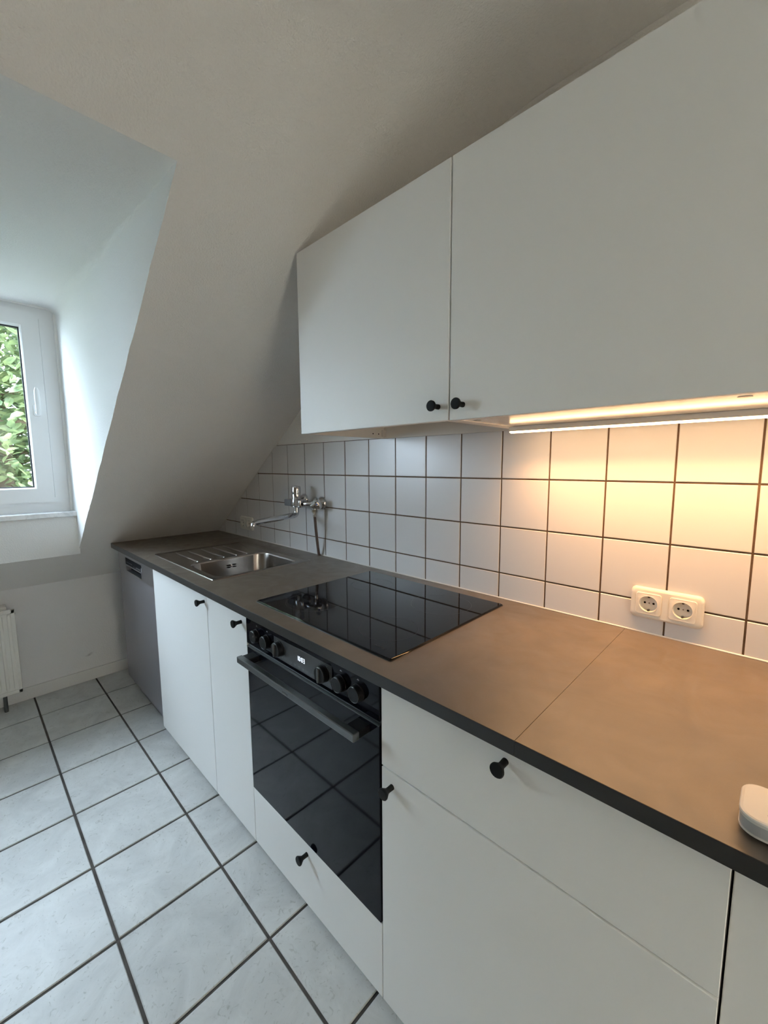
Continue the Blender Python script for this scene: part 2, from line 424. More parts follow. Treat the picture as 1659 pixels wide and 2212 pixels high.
band(lambda x: cheek_y(x, DY1), lambda x: YL - 0.02, 0, last)
band(lambda x: DY0, lambda x: DY1, 0, i0)
band(lambda x: DY0, lambda x: DY1, i1, last)
struct('ceiling', cm, 'plaster', 30)

# dormer cheeks and soffit, ruled from the roof cut to the window
def dormer_loop(zlow, ztop, r, at_slope):
    pts = []
    for side, order in ((DY0, 1), (DY1, -1)):
        loc = []
        for k in range(NS + 1):
            t = k / NS; z = zlow + (ztop - r - zlow) * t; loc.append((side, z))
        for k in range(1, 6):
            an = PI / 2 * k / 6; sgn = -1 if side == DY0 else 1
            loc.append((side + sgn * r * (1 - math.cos(an)), ztop - r + r * math.sin(an)))
        if order == 1: pts += loc
        else:
            mid = [(DY0 - r + (DY1 + r - DY0 + r) * k / 12, ztop) for k in range(13)]
            pts += mid + loc[::-1]
    out = []
    for (y, z) in pts:
        if at_slope:
            x = slope_x(z)
            yy = y + (wob(x, y) if abs(y - DY0) < 1e-6 or abs(y - DY1) < 1e-6 else 0) if DX0 < x < DX1 else y
            out.append((x, yy, z))
        else: out.append((XWIN - 0.06, y, z))
    return out
la = dormer_loop(slope_z(DX0), slope_z(DX1), 0.0004, True)
lb = dormer_loop(slope_z(DX0), 2.158, 0.05, False)
lm = [tuple(Vector(p).lerp(Vector(q), 0.5)) for p, q in zip(la, lb)]
dm = MB(); n = len(la)
dm.add(la + lm + lb, [(k, k + 1, n + k + 1, n + k) for k in range(n - 1)] + [(n + k, n + k + 1, 2 * n + k + 1, 2 * n + k) for k in range(n - 1)])
struct('wall_dormer', dm, 'plaster_fine', 40)
# parapet below the window
w = MB(); w.box(XWIN - 0.14, DX0, DY1 - 0.02, DY0 + 0.004, slope_z(DX0) - 0.03, 1.078)
struct('wall_parapet', w, 'plaster_fine')
# outer skin around the window
w = MB()
w.box(XWIN - 0.10, XWIN - 0.06, DY1 - 0.5, DY1 + 0.01, 0.82, 2.5); w.box(XWIN - 0.10, XWIN - 0.06, DY0 - 0.01, 0.12, 0.82, 2.5)
w.box(XWIN - 0.10, XWIN - 0.06, DY1, DY0, 2.15, 2.5)
struct('wall_dormer_outside', w, 'plaster_fine')
# narrow plaster bead against the window frame
w = MB(); w.box(XWIN - 0.001, XWIN + 0.016, DY0 - 0.012, DY0 + 0.004, 1.10, 2.150, 0.004); w.box(XWIN - 0.001, XWIN + 0.016, DY1, DY0 - 0.006, 2.146, 2.162, 0.004)
struct('trim_1', w, 'plaster_fine', 50)

# ------------------------------------------------------------------ window
YM = (DY0 + DY1) / 2
def frame_ring(m, y0, y1, z0, z1, wd, x0, x1, bev=0.0):
    # mitred ring of four bars, slightly rounded inner edge
    o = [(y0, z0), (y1, z0), (y1, z1), (y0, z1)]; i = [(y0 - wd, z0 + wd), (y1 + wd, z0 + wd), (y1 + wd, z1 - wd), (y0 - wd, z1 - wd)]
    sh = [(y0 - wd + bev, z0 + wd - bev), (y1 + wd - bev, z0 + wd - bev), (y1 + wd - bev, z1 - wd + bev), (y0 - wd + bev, z1 - wd + bev)]
    loops = [[(x0, *p) for p in o], [(x1, *p) for p in o], [(x1, *p) for p in sh], [(x1 - bev, *p) for p in i], [(x0, *p) for p in i]]
    n = 4; vs = [p for l in loops for p in l]; fs = []
    for a in range(len(loops)):
        b = (a + 1) % len(loops)
        for k in range(4): fs.append((a * 4 + k, a * 4 + (k + 1) % 4, b * 4 + (k + 1) % 4, b * 4 + k))
    m.add(vs, fs)
m = MB(); frame_ring(m, DY0 + 0.004, DY1 - 0.004, 1.104, 2.170, 0.075, XWIN - 0.07, XWIN)
m.box(XWIN - 0.07, XWIN, YM - 0.03, YM + 0.03, 1.16, 2.12)
window = struct('window_1', m, 'window_pvc')
for s, (ya, yb) in enumerate(((-0.842, YM + 0.022), (YM - 0.022, DY1 + 0.075))):
    m = MB(); frame_ring(m, ya, yb, 1.158, 2.118, 0.076, XWIN - 0.05, XWIN + 0.022, 0.006)
    sash = part('sash', m, 'window_pvc', window)
    m = MB(); frame_ring(m, ya - 0.0745, yb + 0.0745, 1.2325, 2.0435, 0.007, XWIN - 0.03, XWIN - 0.014)
    part('gasket', m, 'gasket', sash)
    m = MB(); m.box(XWIN - 0.034, XWIN - 0.018, yb + 0.078, ya - 0.078, 1.236, 2.04)
    part('glass_pane', m, 'window_glass', sash)
    if s == 0:
        m = MB(); hy = -0.880; hx = XWIN + 0.022
        m.loft([[(hx, y, z) for y, z in rrect(hy, 1.630, 0.030, 0.062, 0.008)], [(hx + 0.007, y, z) for y, z in rrect(hy, 1.630, 0.028, 0.060, 0.008)]], False, True)
        m.lathe([(0.0105, 0), (0.0105, 0.03)], (hx + 0.006, hy, 1.618), (1, 0, 0), 14)
        lv = []
        for z, wd, dx in ((1.604, 0.016, 0.030), (1.618, 0.022, 0.034), (1.65, 0.021, 0.036), (1.69, 0.023, 0.034), (1.725, 0.021, 0.030), (1.742, 0.010, 0.028)):
            lv.append([(hx + dx + 0.006 * math.cos(a_), hy + wd / 2 * math.sin(a_), z) for a_ in [2 * PI * q / 12 for q in range(12)]])
        m.loft(lv)
        part('handle', m, 'window_pvc', sash, 40)
m = MB(); m.box(XWIN - 0.03, DX0 + 0.016, DY1 - 0.012, DY0 + 0.010, 1.078, 1.104, 0.004)
part('window_sill', m, 'sill_marble', window, 40, 'grey veined marble sill')

m = MB(); xa = XF + 0.05
def bar2(m, y0, y1, z0, z1): m.box(xa, xa + 0.06, y0, y1, z0, z1)
bar2(m, W2Y0, W2Y0 + 0.08, W2Z0, W2Z1); bar2(m, W2Y1 - 0.08, W2Y1, W2Z0, W2Z1); bar2(m, W2Y0 + 0.08, W2Y1 - 0.08, W2Z0, W2Z0 + 0.08); bar2(m, W2Y0 + 0.08, W2Y1 - 0.08, W2Z1 - 0.08, W2Z1)
window2 = struct('window_2', m, 'window_pvc')
m = MB(); m.box(xa + 0.02, xa + 0.036, W2Y0 + 0.08, W2Y1 - 0.08, W2Z0 + 0.08, W2Z1 - 0.08); part('glass_pane', m, 'window_glass', window2)

# ------------------------------------------------------------------ wall tiles
TX0, TP, TZ1, TG = 1.971, 0.1516, 1.2967, 0.0042
zr = [(ZT - 0.004, TZ1 - 2 * TP), (TZ1 - 2 * TP, TZ1 - TP), (TZ1 - TP, TZ1), (TZ1, TZ1 + TP)]
g = MB(); g.add([(slope_x(ZT - 0.01) - 0.02, 0.0022, ZT - 0.01), (3.35, 0.0022, ZT - 0.01), (3.35, 0.0022, TZ1 + TP), (slope_x(TZ1 + TP) - 0.02, 0.0022, TZ1 + TP)], [(0, 1, 2, 3)])
part('grout', g, 'wall_grout', wall_r)
shared = {}
for i in range(-14, 9):
    xa, xb = TX0 + i * TP + TG / 2, TX0 + (i + 1) * TP - TG / 2
    for r, (za, zb) in enumerate(zr):
        z0 = za + (TG / 2 if r else 0); z1 = zb - TG / 2
        poly = [(xa, z0), (xb, z0), (xb, z1), (xa, z1)]
        pc = clip(poly, -SK, 1.0, S0 - 0.004)      # stay under the roof slope
        if len(pc) < 3: continue
        ar = abs(sum(pc[k][0] * pc[(k + 1) % len(pc)][1] - pc[(k + 1) % len(pc)][0] * pc[k][1] for k in range(len(pc)))) / 2
        if ar < 0.0004: continue
        full = len(pc) == 4 and abs(pc[0][0] - xa) < 1e-6 and abs(pc[3][0] - xa) < 1e-6
        if full:
            key = 0 if r == 0 else 1
            if key not in shared:
                shared[key] = MB().prism_xz([(x - xa, z - z0) for x, z in poly], 0.0055, 0.0, 0.0014).mesh('wall_tile', 'wall_tile', smooth=None)
            piece('wall_tile', shared[key], wall_r, (xa, 0.0006 * random.uniform(-1, 1) if r else 0, z0))
        else:
            part('wall_tile', MB().prism_xz(pc, 0.0055, 0.0, 0.0014), 'wall_tile', wall_r)
# paint and caulk line along the slope
m = MB(); m.tube([(slope_x(z) + 0.003, 0.002, z) for z in (ZT, 1.2, 1.46)], 0.004, 6)
part('caulk_line', m, 'caulk', wall_r)
m = MB(); m.tube([(slope_x(ZT) + 0.004, 0.0, ZT + 0.001), (3.3, 0.0, ZT + 0.001)], 0.0028, 6)
part('caulk_line', m, 'caulk', wall_r)

# ------------------------------------------------------------------ worktops
SX0, SX1, SY0, SY1 = 0.4123, 1.0922, -0.5579, -0.1008      # sink outline
JX = 2.3417
def worktop(label, x0, x1, hole=None):
    root = thing('worktop', label, 'worktop', ((x0 + x1) / 2, -0.31, ZB), 'dark worktop lengths')
    m = MB(); r = 0.002; yi = YW + 0.0012; m2 = m; m = MB()
    def strip(xa, xb):
        pts = [(yi, ZB), (YW + 0.0005, ZB), (YW, ZB + 0.0005), (YW, ZT - 0.0005), (YW + 0.0005, ZT), (yi, ZT)]
        m.loft([[(xa, y, z) for y, z in pts], [(xb, y, z) for y, z in pts]])
    strip(x0, x1); part('front_edge', m, 'edge_band', root); m = m2
    if hole:
        hx0, hx1, hy0, hy1 = hole
        m.box(x0, hx0, yi, -0.001, ZB, ZT); m.box(hx1, x1, yi, -0.001, ZB, ZT); m.box(hx0, hx1, yi, hy0, ZB, ZT); m.box(hx0, hx1, hy1, -0.001, ZB, ZT)
    else: m.box(x0, x1, yi, -0.001, ZB, ZT)
    part('board', m, 'worktop_laminate', root)
    return root
worktop('long dark grey worktop holding the steel sink and black hob', -0.104, JX - 0.0004, (SX0 + 0.02, SX1 - 0.02, SY0 + 0.02, SY1 - 0.02))
worktop('shorter dark worktop length under the light strip, right of the joint line', JX + 0.0004, 3.3)

# ------------------------------------------------------------------ base cabinets
knob_me = MB().lathe([(0.0062, 0.0), (0.0058, 0.010), (0.0060, 0.016), (0.0105, 0.0235), (0.0125, 0.0265), (0.0128, 0.0295), (0.0115, 0.0312), (0.004, 0.0318)], (0, 0, 0), (0, -1, 0), 20).mesh('knob', 'knob_black', smooth=40)
def knob(parent, x, y, z):
    o = bpy.data.objects.new('knob', knob_me); COL.objects.link(o); o.parent = parent
    o.location = Vector((x, y, z)) - root_of(parent).location; return o
TH = 0.018
def front(name, parent, x0, x1, z0, z1, yf=YF, mat='white_lacquer'):
    m = MB(); m.box(x0, x1, yf, yf + TH, z0, z1, 0.0012, 2); return part(name, m, mat, parent, 50)
def carcass(parent, x0, x1, yf=YF):
    m = MB(); yb = yf + TH + 0.002; t = 0.018
    m.box(x0, x0 + t, yb, -0.03, 0.08, ZB - 0.001); m.box(x1 - t, x1, yb, -0.03, 0.08, ZB - 0.001)
    m.box(x0 + t, x1 - t, yb + 0.001, -0.03, 0.08, 0.098); m.box(x0 + t, x1 - t, -0.042, -0.03, 0.098, ZB - 0.001)
    return part('body', m, 'carcass', parent)
G = 0.0013
GB = 'white base cabinets under the worktop'
c1 = thing('base_cabinet', 'wide white base cabinet with one tall door, under the sink beside the dishwasher', 'cabinet', (0.822, -0.3, 0.08), GB)
carcass(c1, 0.522, 1.1215); d = front('door', c1, 0.522 + G, 1.122 - G, 0.08, 0.879); knob(d, 1.0985, YF, 0.842)
c2 = thing('base_cabinet', 'narrow white base cabinet between the wide sink cabinet and the oven', 'cabinet', (1.2715, -0.3, 0.08), GB)
carcass(c2, 1.1225, 1.4205); d = front('door', c2, 1.122 + G, 1.421 - G, 0.08, 0.879); knob(d, 1.3864, YF, 0.841)
c3 = thing('oven_cabinet', 'white housing cabinet with a single low drawer under the black oven', 'cabinet', (1.721, -0.3, 0.08), GB)
m = MB(); m.box(1.4215, 1.437, YF + TH + 0.002, -0.03, 0.08, 0.278); m.box(2.005, 2.0205, YF + TH + 0.002, -0.03, 0.08, 0.278)
m.box(1.437, 2.005, YF + TH + 0.003, -0.03, 0.08, 0.098); m.box(1.437, 2.005, YF + TH + 0.003, -0.03, 0.262, 0.278)
part('body', m, 'carcass', c3); d = front('drawer', c3, 1.421 + G, 2.021 - G, 0.08, 0.2785); knob(d, 1.7215, YF, 0.2455)
c4 = thing('base_cabinet', 'white base cabinet with top drawer and door, right of the oven', 'cabinet', (2.3145, -0.3, 0.08), GB)
carcass(c4, 2.0215, 2.6075); d = front('drawer', c4, 2.021 + G, 2.608 - G, 0.6842, 0.879); knob(d, 2.3150, YF, 0.847)
d = front('door', c4, 2.021 + G, 2.608 - G, 0.08, 0.6802); knob(d, 2.0537, YF, 0.6476)
c5 = thing('base_cabinet', 'plain white base cabinet at the right edge, below the small white hub', 'cabinet', (2.91, -0.3, 0.08), GB)
carcass(c5, 2.6090, 3.21); front('door', c5, 2.6096, 3.21 - G, 0.08, 0.879, YF + 0.004)
m = MB(); m.box(0.522, 3.21, -0.532, -0.516, 0.0, 0.0785); single('plinth', m, 'plinth_white', 'low white recessed plinth strip running beneath the base cabinets', 'plinth')

# ------------------------------------------------------------------ dishwasher
dw = thing('dishwasher', 'built-in stainless steel dishwasher at the far end of the worktop', 'dishwasher', (0.214, -0.3, 0.0))
X0, X1 = -0.086, 0.512
m = MB(); m.box(X0 + 0.004, X1 - 0.004, YF + 0.03, -0.03, 0.10, 0.868); part('body', m, 'dark_steel', dw)
m = MB(); m.box(X0, X1, YF + 0.008, YF + 0.03, 0.118, 0.766, 0.0015); part('door', m, 'steel_dish', dw, 50)
m = MB(); m.box(X0 + 0.004, X1 - 0.004, -0.536, -0.518, 0.0, 0.115); part('plinth', m, 'steel_dish', dw)
m = MB(); hx0, hx1, hz0, hz1 = 0.062, 0.322, 0.776, 0.804
ya, yb = YF + 0.004, YF + 0.03
m.box(X0, hx0, ya, yb, 0.7675, 0.876); m.box(hx1, X1, ya, yb, 0.7675, 0.876); m.box(hx0, hx1, ya, yb, 0.7675, hz0); m.box(hx0, hx1, ya, yb, hz1, 0.876)
fas = part('control_panel', m, 'steel_brushed', dw)
m = MB(); m.box(hx0, hx1, yb - 0.003, yb, hz0, hz1); part('grip_recess', m, 'black_hole', fas, label='black grip recess')
m = MB(); m.box(0.058, 0.330, ya - 0.0012, ya, 0.812, 0.848); dsp = part('display', m, 'display_black', fas, label='black control display')
m = MB(); rr = random.Random(3)
for k in range(9):
    x = 0.075 + k * 0.0115; h = rr.uniform(0.001, 0.0022); m.box(x, x + rr.uniform(0.004, 0.008), ya - 0.0014, ya - 0.0012, 0.826 - h * 0.5, 0.826 + h * 0.5)
for k in range(7):
    x = 0.200 + k * 0.0175; m.box(x, x + 0.005, ya - 0.0014, ya - 0.0012, 0.817, 0.817 + (0.002 if k < 3 else 0.007)); 
part('display_symbols', m, 'print_white', dsp)['kind'] = 'stuff'
m = MB(); m.box(0.330, 0.336, ya - 0.002, ya, 0.813, 0.833, 0.0008); part('power_button', m, 'print_white', fas)

# ------------------------------------------------------------------ oven
ov = thing('oven', 'black glass built-in oven with six round knobs and a clock', 'oven', (1.721, -0.3, 0.279))
OX0, OX1 = 1.4235, 2.0185
m = MB(); m.box(1.438, 2.004, YF + 0.024, -0.06, 0.2795, 0.868); part('body', m, 'black_plastic', ov)
m = MB(); m.box(OX0, OX1, YF - 0.002, YF + 0.022, 0.783, 0.8785, 0.0012); cp = part('control_panel', m, 'oven_glass', ov, 50)
m = MB(); m.box(1.589, 1.855, YF - 0.0026, YF - 0.002, 0.793, 0.854); part('display_panel', m, 'panel_grey', cp, label='dark grey display field')
m = MB(); m.box(OX0 + 0.002, OX1 - 0.002, YF + 0.003, YF + 0.022, 0.7755, 0.782); part('vent_slot', m, 'dark_steel', ov)
m = MB(); m.box(OX0, OX1, YF - 0.002, YF + 0.022, 0.2815, 0.7735, 0.0015); dr = part('door', m, 'oven_glass', ov, 50)
m = MB(); m.box(OX0 + 0.001, OX1 - 0.001, YF - 0.0035, YF + 0.004, 0.7715, 0.7742); part('door_trim', m, 'dark_steel', dr)
m = MB(); m.box(1.455, 1.990, -0.652, -0.634, 0.7450, 0.7645, 0.0025); hd = part('handle', m, 'dark_steel', dr, 50, 'dark steel bar handle')
for x in (1.478, 1.967):
    m = MB(); m.box(x - 0.020, x + 0.020, -0.636, YF - 0.001, 0.744, 0.763, 0.002); part('handle_bracket', m, 'black_plastic', hd, 50)
for x in (1.490, 1.551, 1.618, 1.822, 1.889, 1.950):
    big = 1.60 < x < 1.84; R_ = 0.0215 if big else 0.0200
    m = MB(); m.lathe([(R_ + 0.001, 0), (R_ + 0.001, 0.003), (R_, 0.004), (R_ - 0.0008, 0.0145), (R_ - 0.003, 0.0165), (0.002, 0.0167)], (x, YF - 0.002, 0.825), (0, -1, 0), 32)
    kb = part('control_knob', m, 'black_plastic', cp, 35)
    m = MB(); m.lathe([(R_ - 0.0024, 0.0), (R_ - 0.0016, 0.0006), (R_ - 0.0022, 0.0010)], (x, YF - 0.0180, 0.825), (0, -1, 0), 32, False); part('knob_ring', m, 'dark_steel', kb, 60)
    if big:
        m = MB(); m.box(x - 0.003, x + 0.003, YF - 0.0235, YF - 0.0175, 0.825 - R_ + 0.003, 0.825 + R_ - 0.003, 0.0012); part('knob_grip', m, 'dark_steel', kb, 50)
    else:
        m = MB(); m.box(x - 0.0035, x + 0.0035, YF - 0.0024, YF - 0.002, 0.8545, 0.8555); m.box(x - 0.0012, x + 0.0012, YF - 0.0024, YF - 0.002, 0.8565, 0.8573); part('knob_mark', m, 'print_white', cp)
# dial and button prints
m = MB()
for cx_ in (1.618, 1.822):
    for k in range(11):
        an = math.radians(-60 + 30 * k); px, pz = cx_ + 0.0285 * math.sin(an), 0.825 + 0.0270 * math.cos(an)
        if 0.795 < pz < 0.852: m.box(px - 0.0011, px + 0.0011, YF - 0.0030, YF - 0.0026, pz - 0.0011, pz + 0.0011)
for k in range(6):
    x = 1.672 + k * 0.019; m.box(x, x + 0.008, YF - 0.0030, YF - 0.0026, 0.8035, 0.8043); m.box(x + 0.001, x + 0.006, YF - 0.0030, YF - 0.0026, 0.7995, 0.8001)
part('panel_prints', m, 'print_grey', cp)['kind'] = 'stuff'
# seven segment clock 10:03
SEG = {'0': 'abcdef', '1': 'bc', '3': 'abcdg'}
m = MB(); dwid, dh, st = 0.0062, 0.0125, 0.0014; yy0, yy1 = YF - 0.0031, YF - 0.0026
def seg(x, z, s):
    t = st; h = dh / 2
    R = dict(a=(x, x + dwid, z + dh - t, z + dh), d=(x, x + dwid, z, z + t), g=(x, x + dwid, z + h - t / 2, z + h + t / 2), b=(x + dwid - t, x + dwid, z + h, z + dh),
             c=(x + dwid - t, x + dwid, z, z + h), f=(x, x + t, z + h, z + dh), e=(x, x + t, z, z + h))[s]
    m.box(R[0], R[1], yy0, yy1, R[2], R[3])
for ch, x in (('1', 1.7050), ('0', 1.7140), ('0', 1.7255), ('3', 1.7345)):
    for s in SEG[ch]: seg(x, 0.821, s)
for z in (0.8245, 0.8290): m.box(1.7222, 1.7236, yy0, yy1, z, z + 0.0014)
part('clock_digits', m, 'clock_light', cp, label='lit clock digits reading 10:03')

# ------------------------------------------------------------------ hob
hb = thing('hob', 'flat black glass hob set into the worktop above the oven', 'hob', (1.725, -0.3126, ZT))
HX0, HX1, HY0, HY1 = 1.430, 2.0201, -0.5658, -0.0593
m = MB()
def rl(d, z): return [(x, y, z) for x, y in rrect((HX0 + HX1) / 2, (HY0 + HY1) / 2, HX1 - HX0 - 2 * d, HY1 - HY0 - 2 * d, 0.004, 3)]
m.loft([rl(0.0, ZT + 0.0006), rl(0.0, ZT + 0.0024), rl(0.0022, ZT + 0.0050), rl(0.0030, ZT + 0.0052)])
gl = part('glass_top', m, 'black_glass', hb, 30)
m = MB(); m.loft([rl(-0.0012, ZT + 0.0001), rl(-0.0012, ZT + 0.0016), rl(0.004, ZT + 0.0016)], True, True); part('edge_trim', m, 'dark_steel', hb)
for (cx_, cy_, R_) in ((1.895, -0.440, 0.078), (1.575, -0.440, 0.092), (1.575, -0.190, 0.074), (1.880, -0.190, 0.092)):
    m = MB(); n = 64; a_ = []; b_ = []
    for k in range(n):
        t = 2 * PI * k / n; a_.append((cx_ + R_ * math.cos(t), cy_ + R_ * math.sin(t), ZT + 0.00526)); b_.append((cx_ + (R_ + 0.0009) * math.cos(t), cy_ + (R_ + 0.0009) * math.sin(t), ZT + 0.00526))
    m.loft([a_, b_], False, False); part('cooking_zone_ring', m, 'print_grey', gl)
text_part('brand_print', 'privileg', 0.0115, 'print_grey', gl, Matrix.Translation((1.957, -0.5345, ZT + 0.0054)), 'faint grey lettering')
text_part('brand_print', 'privileg', 0.009, 'print_grey', hd, Matrix.Translation((1.722, -0.6522, 0.7535)) @ Matrix.Rotation(PI / 2, 4, 'X'), 'faint lettering on the handle')

# ------------------------------------------------------------------ sink
sk = thing('sink', 'stainless steel inset sink with a left drainboard of five ridges', 'sink', ((SX0 + SX1) / 2, (SY0 + SY1) / 2, ZT))
BX0, BX1, BY0, BY1 = 0.745, 1.064, -0.522, -0.150
bcx, bcy, bw, bh = (BX0 + BX1) / 2, (BY0 + BY1) / 2, BX1 - BX0, BY1 - BY0
scx, scy, sw, sh_ = (SX0 + SX1) / 2, (SY0 + SY1) / 2, SX1 - SX0, SY1 - SY0
bm = bmesh.new()
def loop(pts, z): return [bm.verts.new((x, y, z)) for x, y in pts]
def bridge(a, b):
    n = len(a)
    for k in range(n): bm.faces.new((a[k], a[(k + 1) % n], b[(k + 1) % n], b[k]))
rim = [loop(rrect(scx, scy, sw, sh_, 0.014, 4), ZT + 0.0002), loop(rrect(scx, scy, sw - 0.003, sh_ - 0.003, 0.013, 4), ZT + 0.0030), loop(rrect(scx, scy, sw - 0.016, sh_ - 0.016, 0.010, 4), ZT + 0.0036),
       loop(rrect(scx, scy, sw - 0.024, sh_ - 0.024, 0.008, 4), ZT + 0.0008)]
for a_, b_ in zip(rim, rim[1:]): bridge(a_, b_)
bl = [loop(rrect(bcx, bcy, bw + 0.006, bh + 0.006, 0.058, 10), ZT + 0.0008), loop(rrect(bcx, bcy, bw, bh, 0.055, 10), ZT - 0.002), loop(rrect(bcx, bcy, bw - 0.003, bh - 0.003, 0.055, 10), ZT - 0.008),
      loop(rrect(bcx, bcy, bw - 0.016, bh - 0.016, 0.055, 10), ZT - 0.125), loop(rrect(bcx, bcy, bw - 0.03, bh - 0.03, 0.06, 10), ZT - 0.142), loop(rrect(bcx, bcy, bw - 0.07, bh - 0.07, 0.06, 10), ZT - 0.150)]
for a_, b_ in zip(bl, bl[1:]): bridge(a_, b_)
bm.faces.new(bl[-1])
bm.edges.ensure_lookup_table()
def ring_edges(l): return [bm.edges.get((l[k], l[(k + 1) % len(l)])) for k in range(len(l))]
bmesh.ops.triangle_fill(bm, use_beauty=True, use_dissolve=False, edges=ring_edges(rim[-1]) + ring_edges(bl[0]))
m = MB(); m.bm(bm); deck = part('deck_and_bowl', m, 'steel_sink', sk, 40)
for k, y in enumerate((-0.470, -0.410, -0.347, -0.285, -0.230)):
    m = MB(); xa, xb = 0.462, 0.735
    lo = [(0.0, 0.0010), (0.004, 0.0026)]
    m.loft([[(px, py, ZT + 0.0006) for px, py in rrect((xa + xb) / 2, y, xb - xa, 0.008, 0.0039, 4)], [(px, py, ZT + 0.0038) for px, py in rrect((xa + xb) / 2, y, xb - xa - 0.003, 0.006, 0.0029, 4)],
            [(px, py, ZT + 0.0046) for px, py in rrect((xa + xb) / 2, y, xb - xa - 0.006, 0.002, 0.0009, 4)]], False, True)
    part('drain_ridge', m, 'chrome', deck, 50)
# overflow in the left bowl wall
ox = BX0 + 0.0062
for dy in (-0.014, 0.014):
    for dz in (-0.005, 0.005):
        m = MB(); p = rrect(-0.322 + dy, ZT - 0.042 + dz, 0.017, 0.0048, 0.0022, 3); m.loft([[(ox - 0.004, y, z) for y, z in p], [(ox + 0.0012, y, z) for y, z in p]]); part('overflow_slot', m, 'black_hole', deck)
m = MB(); m.lathe([(0.0055, -0.002), (0.0055, 0.002), (0.003, 0.003)], (ox, -0.322, ZT - 0.042), (1, 0, 0), 14); part('overflow_screw', m, 'chrome', deck, 40)
m = MB(); m.lathe([(0.042, 0.0), (0.042, 0.002), (0.036, 0.003), (0.030, -0.001), (0.004, -0.001)], (bcx, bcy, ZT - 0.150), (0, 0, 1), 28); part('drain_cover', m, 'chrome', sk, 40)

# ------------------------------------------------------------------ wall tap
tp = thing('wall_tap', 'chrome wall-mounted mixer tap with long straight spout over the sink', 'tap', (0.945, -0.004, 1.165))
TZ = 1.163
for x in (0.902, 1.045):
    m = MB(); m.lathe([(0.032, 0.0), (0.032, 0.004), (0.028, 0.010), (0.020, 0.022), (0.014, 0.027), (0.013, 0.036)], (x, -0.001, TZ + (0.008 if x < 1 else 0)), (0, -1, 0), 28); part('wall_rosette', m, 'chrome', tp, 40)
m = MB(); m.tube([(0.902, -0.034, TZ + 0.006), (0.904, -0.05, TZ + 0.004), (0.915, -0.062, TZ), (0.925, -0.068, TZ)], 0.012, 14); part('connector', m, 'chrome', tp, 40)
m = MB(); m.tube([(1.045, -0.030, TZ), (1.045, -0.048, TZ), (1.030, -0.062, TZ), (1.012, -0.068, TZ), (0.985, -0.068, TZ)], 0.0105, 14)
m.lathe([(0.0145, 0), (0.0145, 0.013)], (0.985, -0.068, TZ), (1, 0, 0), 6); m.lathe([(0.012, 0), (0.012, 0.004)], (1.000, -0.068, TZ), (1, 0, 0), 16)
part('connector', m, 'chrome', tp, 40)
m = MB(); m.box(0.914, 0.992, -0.092, -0.050, TZ - 0.020, TZ + 0.019, 0.007, 3); m.lathe([(0.021, -0.018), (0.023, -0.012), (0.023, 0.018), (0.021, 0.022), (0.0205, 0.045)], (0.938, -0.073, TZ), (0, 0, 1), 28)
part('mixer_body', m, 'chrome', tp, 35)
m = MB(); m.lathe([(0.0200, 0.0), (0.0215, 0.002), (0.0215, 0.028), (0.0195, 0.034), (0.010, 0.036)], (0.938, -0.073, TZ + 0.046), (0, 0, 1), 28)
m.box(0.930, 0.946, -0.094, -0.070, TZ + 0.076, TZ + 0.083, 0.003); cap = part('mixer_lever', m, 'chrome', tp, 35)
m = MB(); m.box(0.856, 0.914, -0.090, -0.058, TZ - 0.017, TZ + 0.017, 0.004); part('side_handle', m, 'grey_plastic', tp, 40, 'matt grey square side handle')
# spout
sp = [(0.945, -0.078, TZ - 0.014), (0.945, -0.078, TZ - 0.040), (0.945, -0.080, TZ - 0.050), (0.946, -0.087, TZ - 0.056), (0.947, -0.097, TZ - 0.058), (0.955, -0.200, TZ - 0.063), (0.963, -0.305, TZ - 0.068), (0.964, -0.316, TZ - 0.070)]
m = MB(); m.tube(sp, [0.0120, 0.0120, 0.0125, 0.0130, 0.0135, 0.0135, 0.0125, 0.0110], 16); spo = part('spout', m, 'chrome', tp, 40)
m = MB(); m.lathe([(0.0100, 0.0), (0.0115, 0.003), (0.0115, 0.016), (0.009, 0.017)], (0.964, -0.312, TZ - 0.068), (0.0, -0.25, -1), 18); part('aerator', m, 'chrome', spo, 40)
# angle valve
av = thing('angle_valve', 'chrome angle valve with three-arm handle and blue dot beside the tap', 'valve', (1.045, -0.03, 1.16))
m = MB(); m.lathe([(0.016, 0.0), (0.016, 0.020), (0.013, 0.024)], (1.045, -0.037, TZ), (0, -1, 0), 20); m.lathe([(0.010, 0.0), (0.010, 0.030)], (1.045, -0.047, TZ), (0, 0, -1), 16); part('valve_body', m, 'chrome', av, 40)
hdirn = Vector((0.86, -0.50, 0.05)).normalized(); hc = Vector((1.058, -0.047, TZ))
t_ = Vector((0, 0, 1)); t_ = (t_ - hdirn * t_.dot(hdirn)).normalized(); u_ = hdirn.cross(t_)
def tri(r0, r1, h): return [tuple(hc + hdirn * h + (t_ * math.cos(2 * PI * k / 36) + u_ * math.sin(2 * PI * k / 36)) * (r0 + (r1 - r0) * (0.5 + 0.5 * math.cos(3 * 2 * PI * k / 36)))) for k in range(36)]
m = MB(); m.loft([tri(0.010, 0.014, 0.000), tri(0.020, 0.029, 0.008), tri(0.021, 0.030, 0.018), tri(0.014, 0.021, 0.026), tri(0.006, 0.007, 0.029)]); vh = part('valve_handle', m, 'chrome', av, 40)
m = MB(); m.lathe([(0.0052, 0.0), (0.0052, 0.0012)], hc + hdirn * 0.0288, hdirn, 16); part('cold_mark', m, 'blue_dot', vh, label='blue cold-water dot')
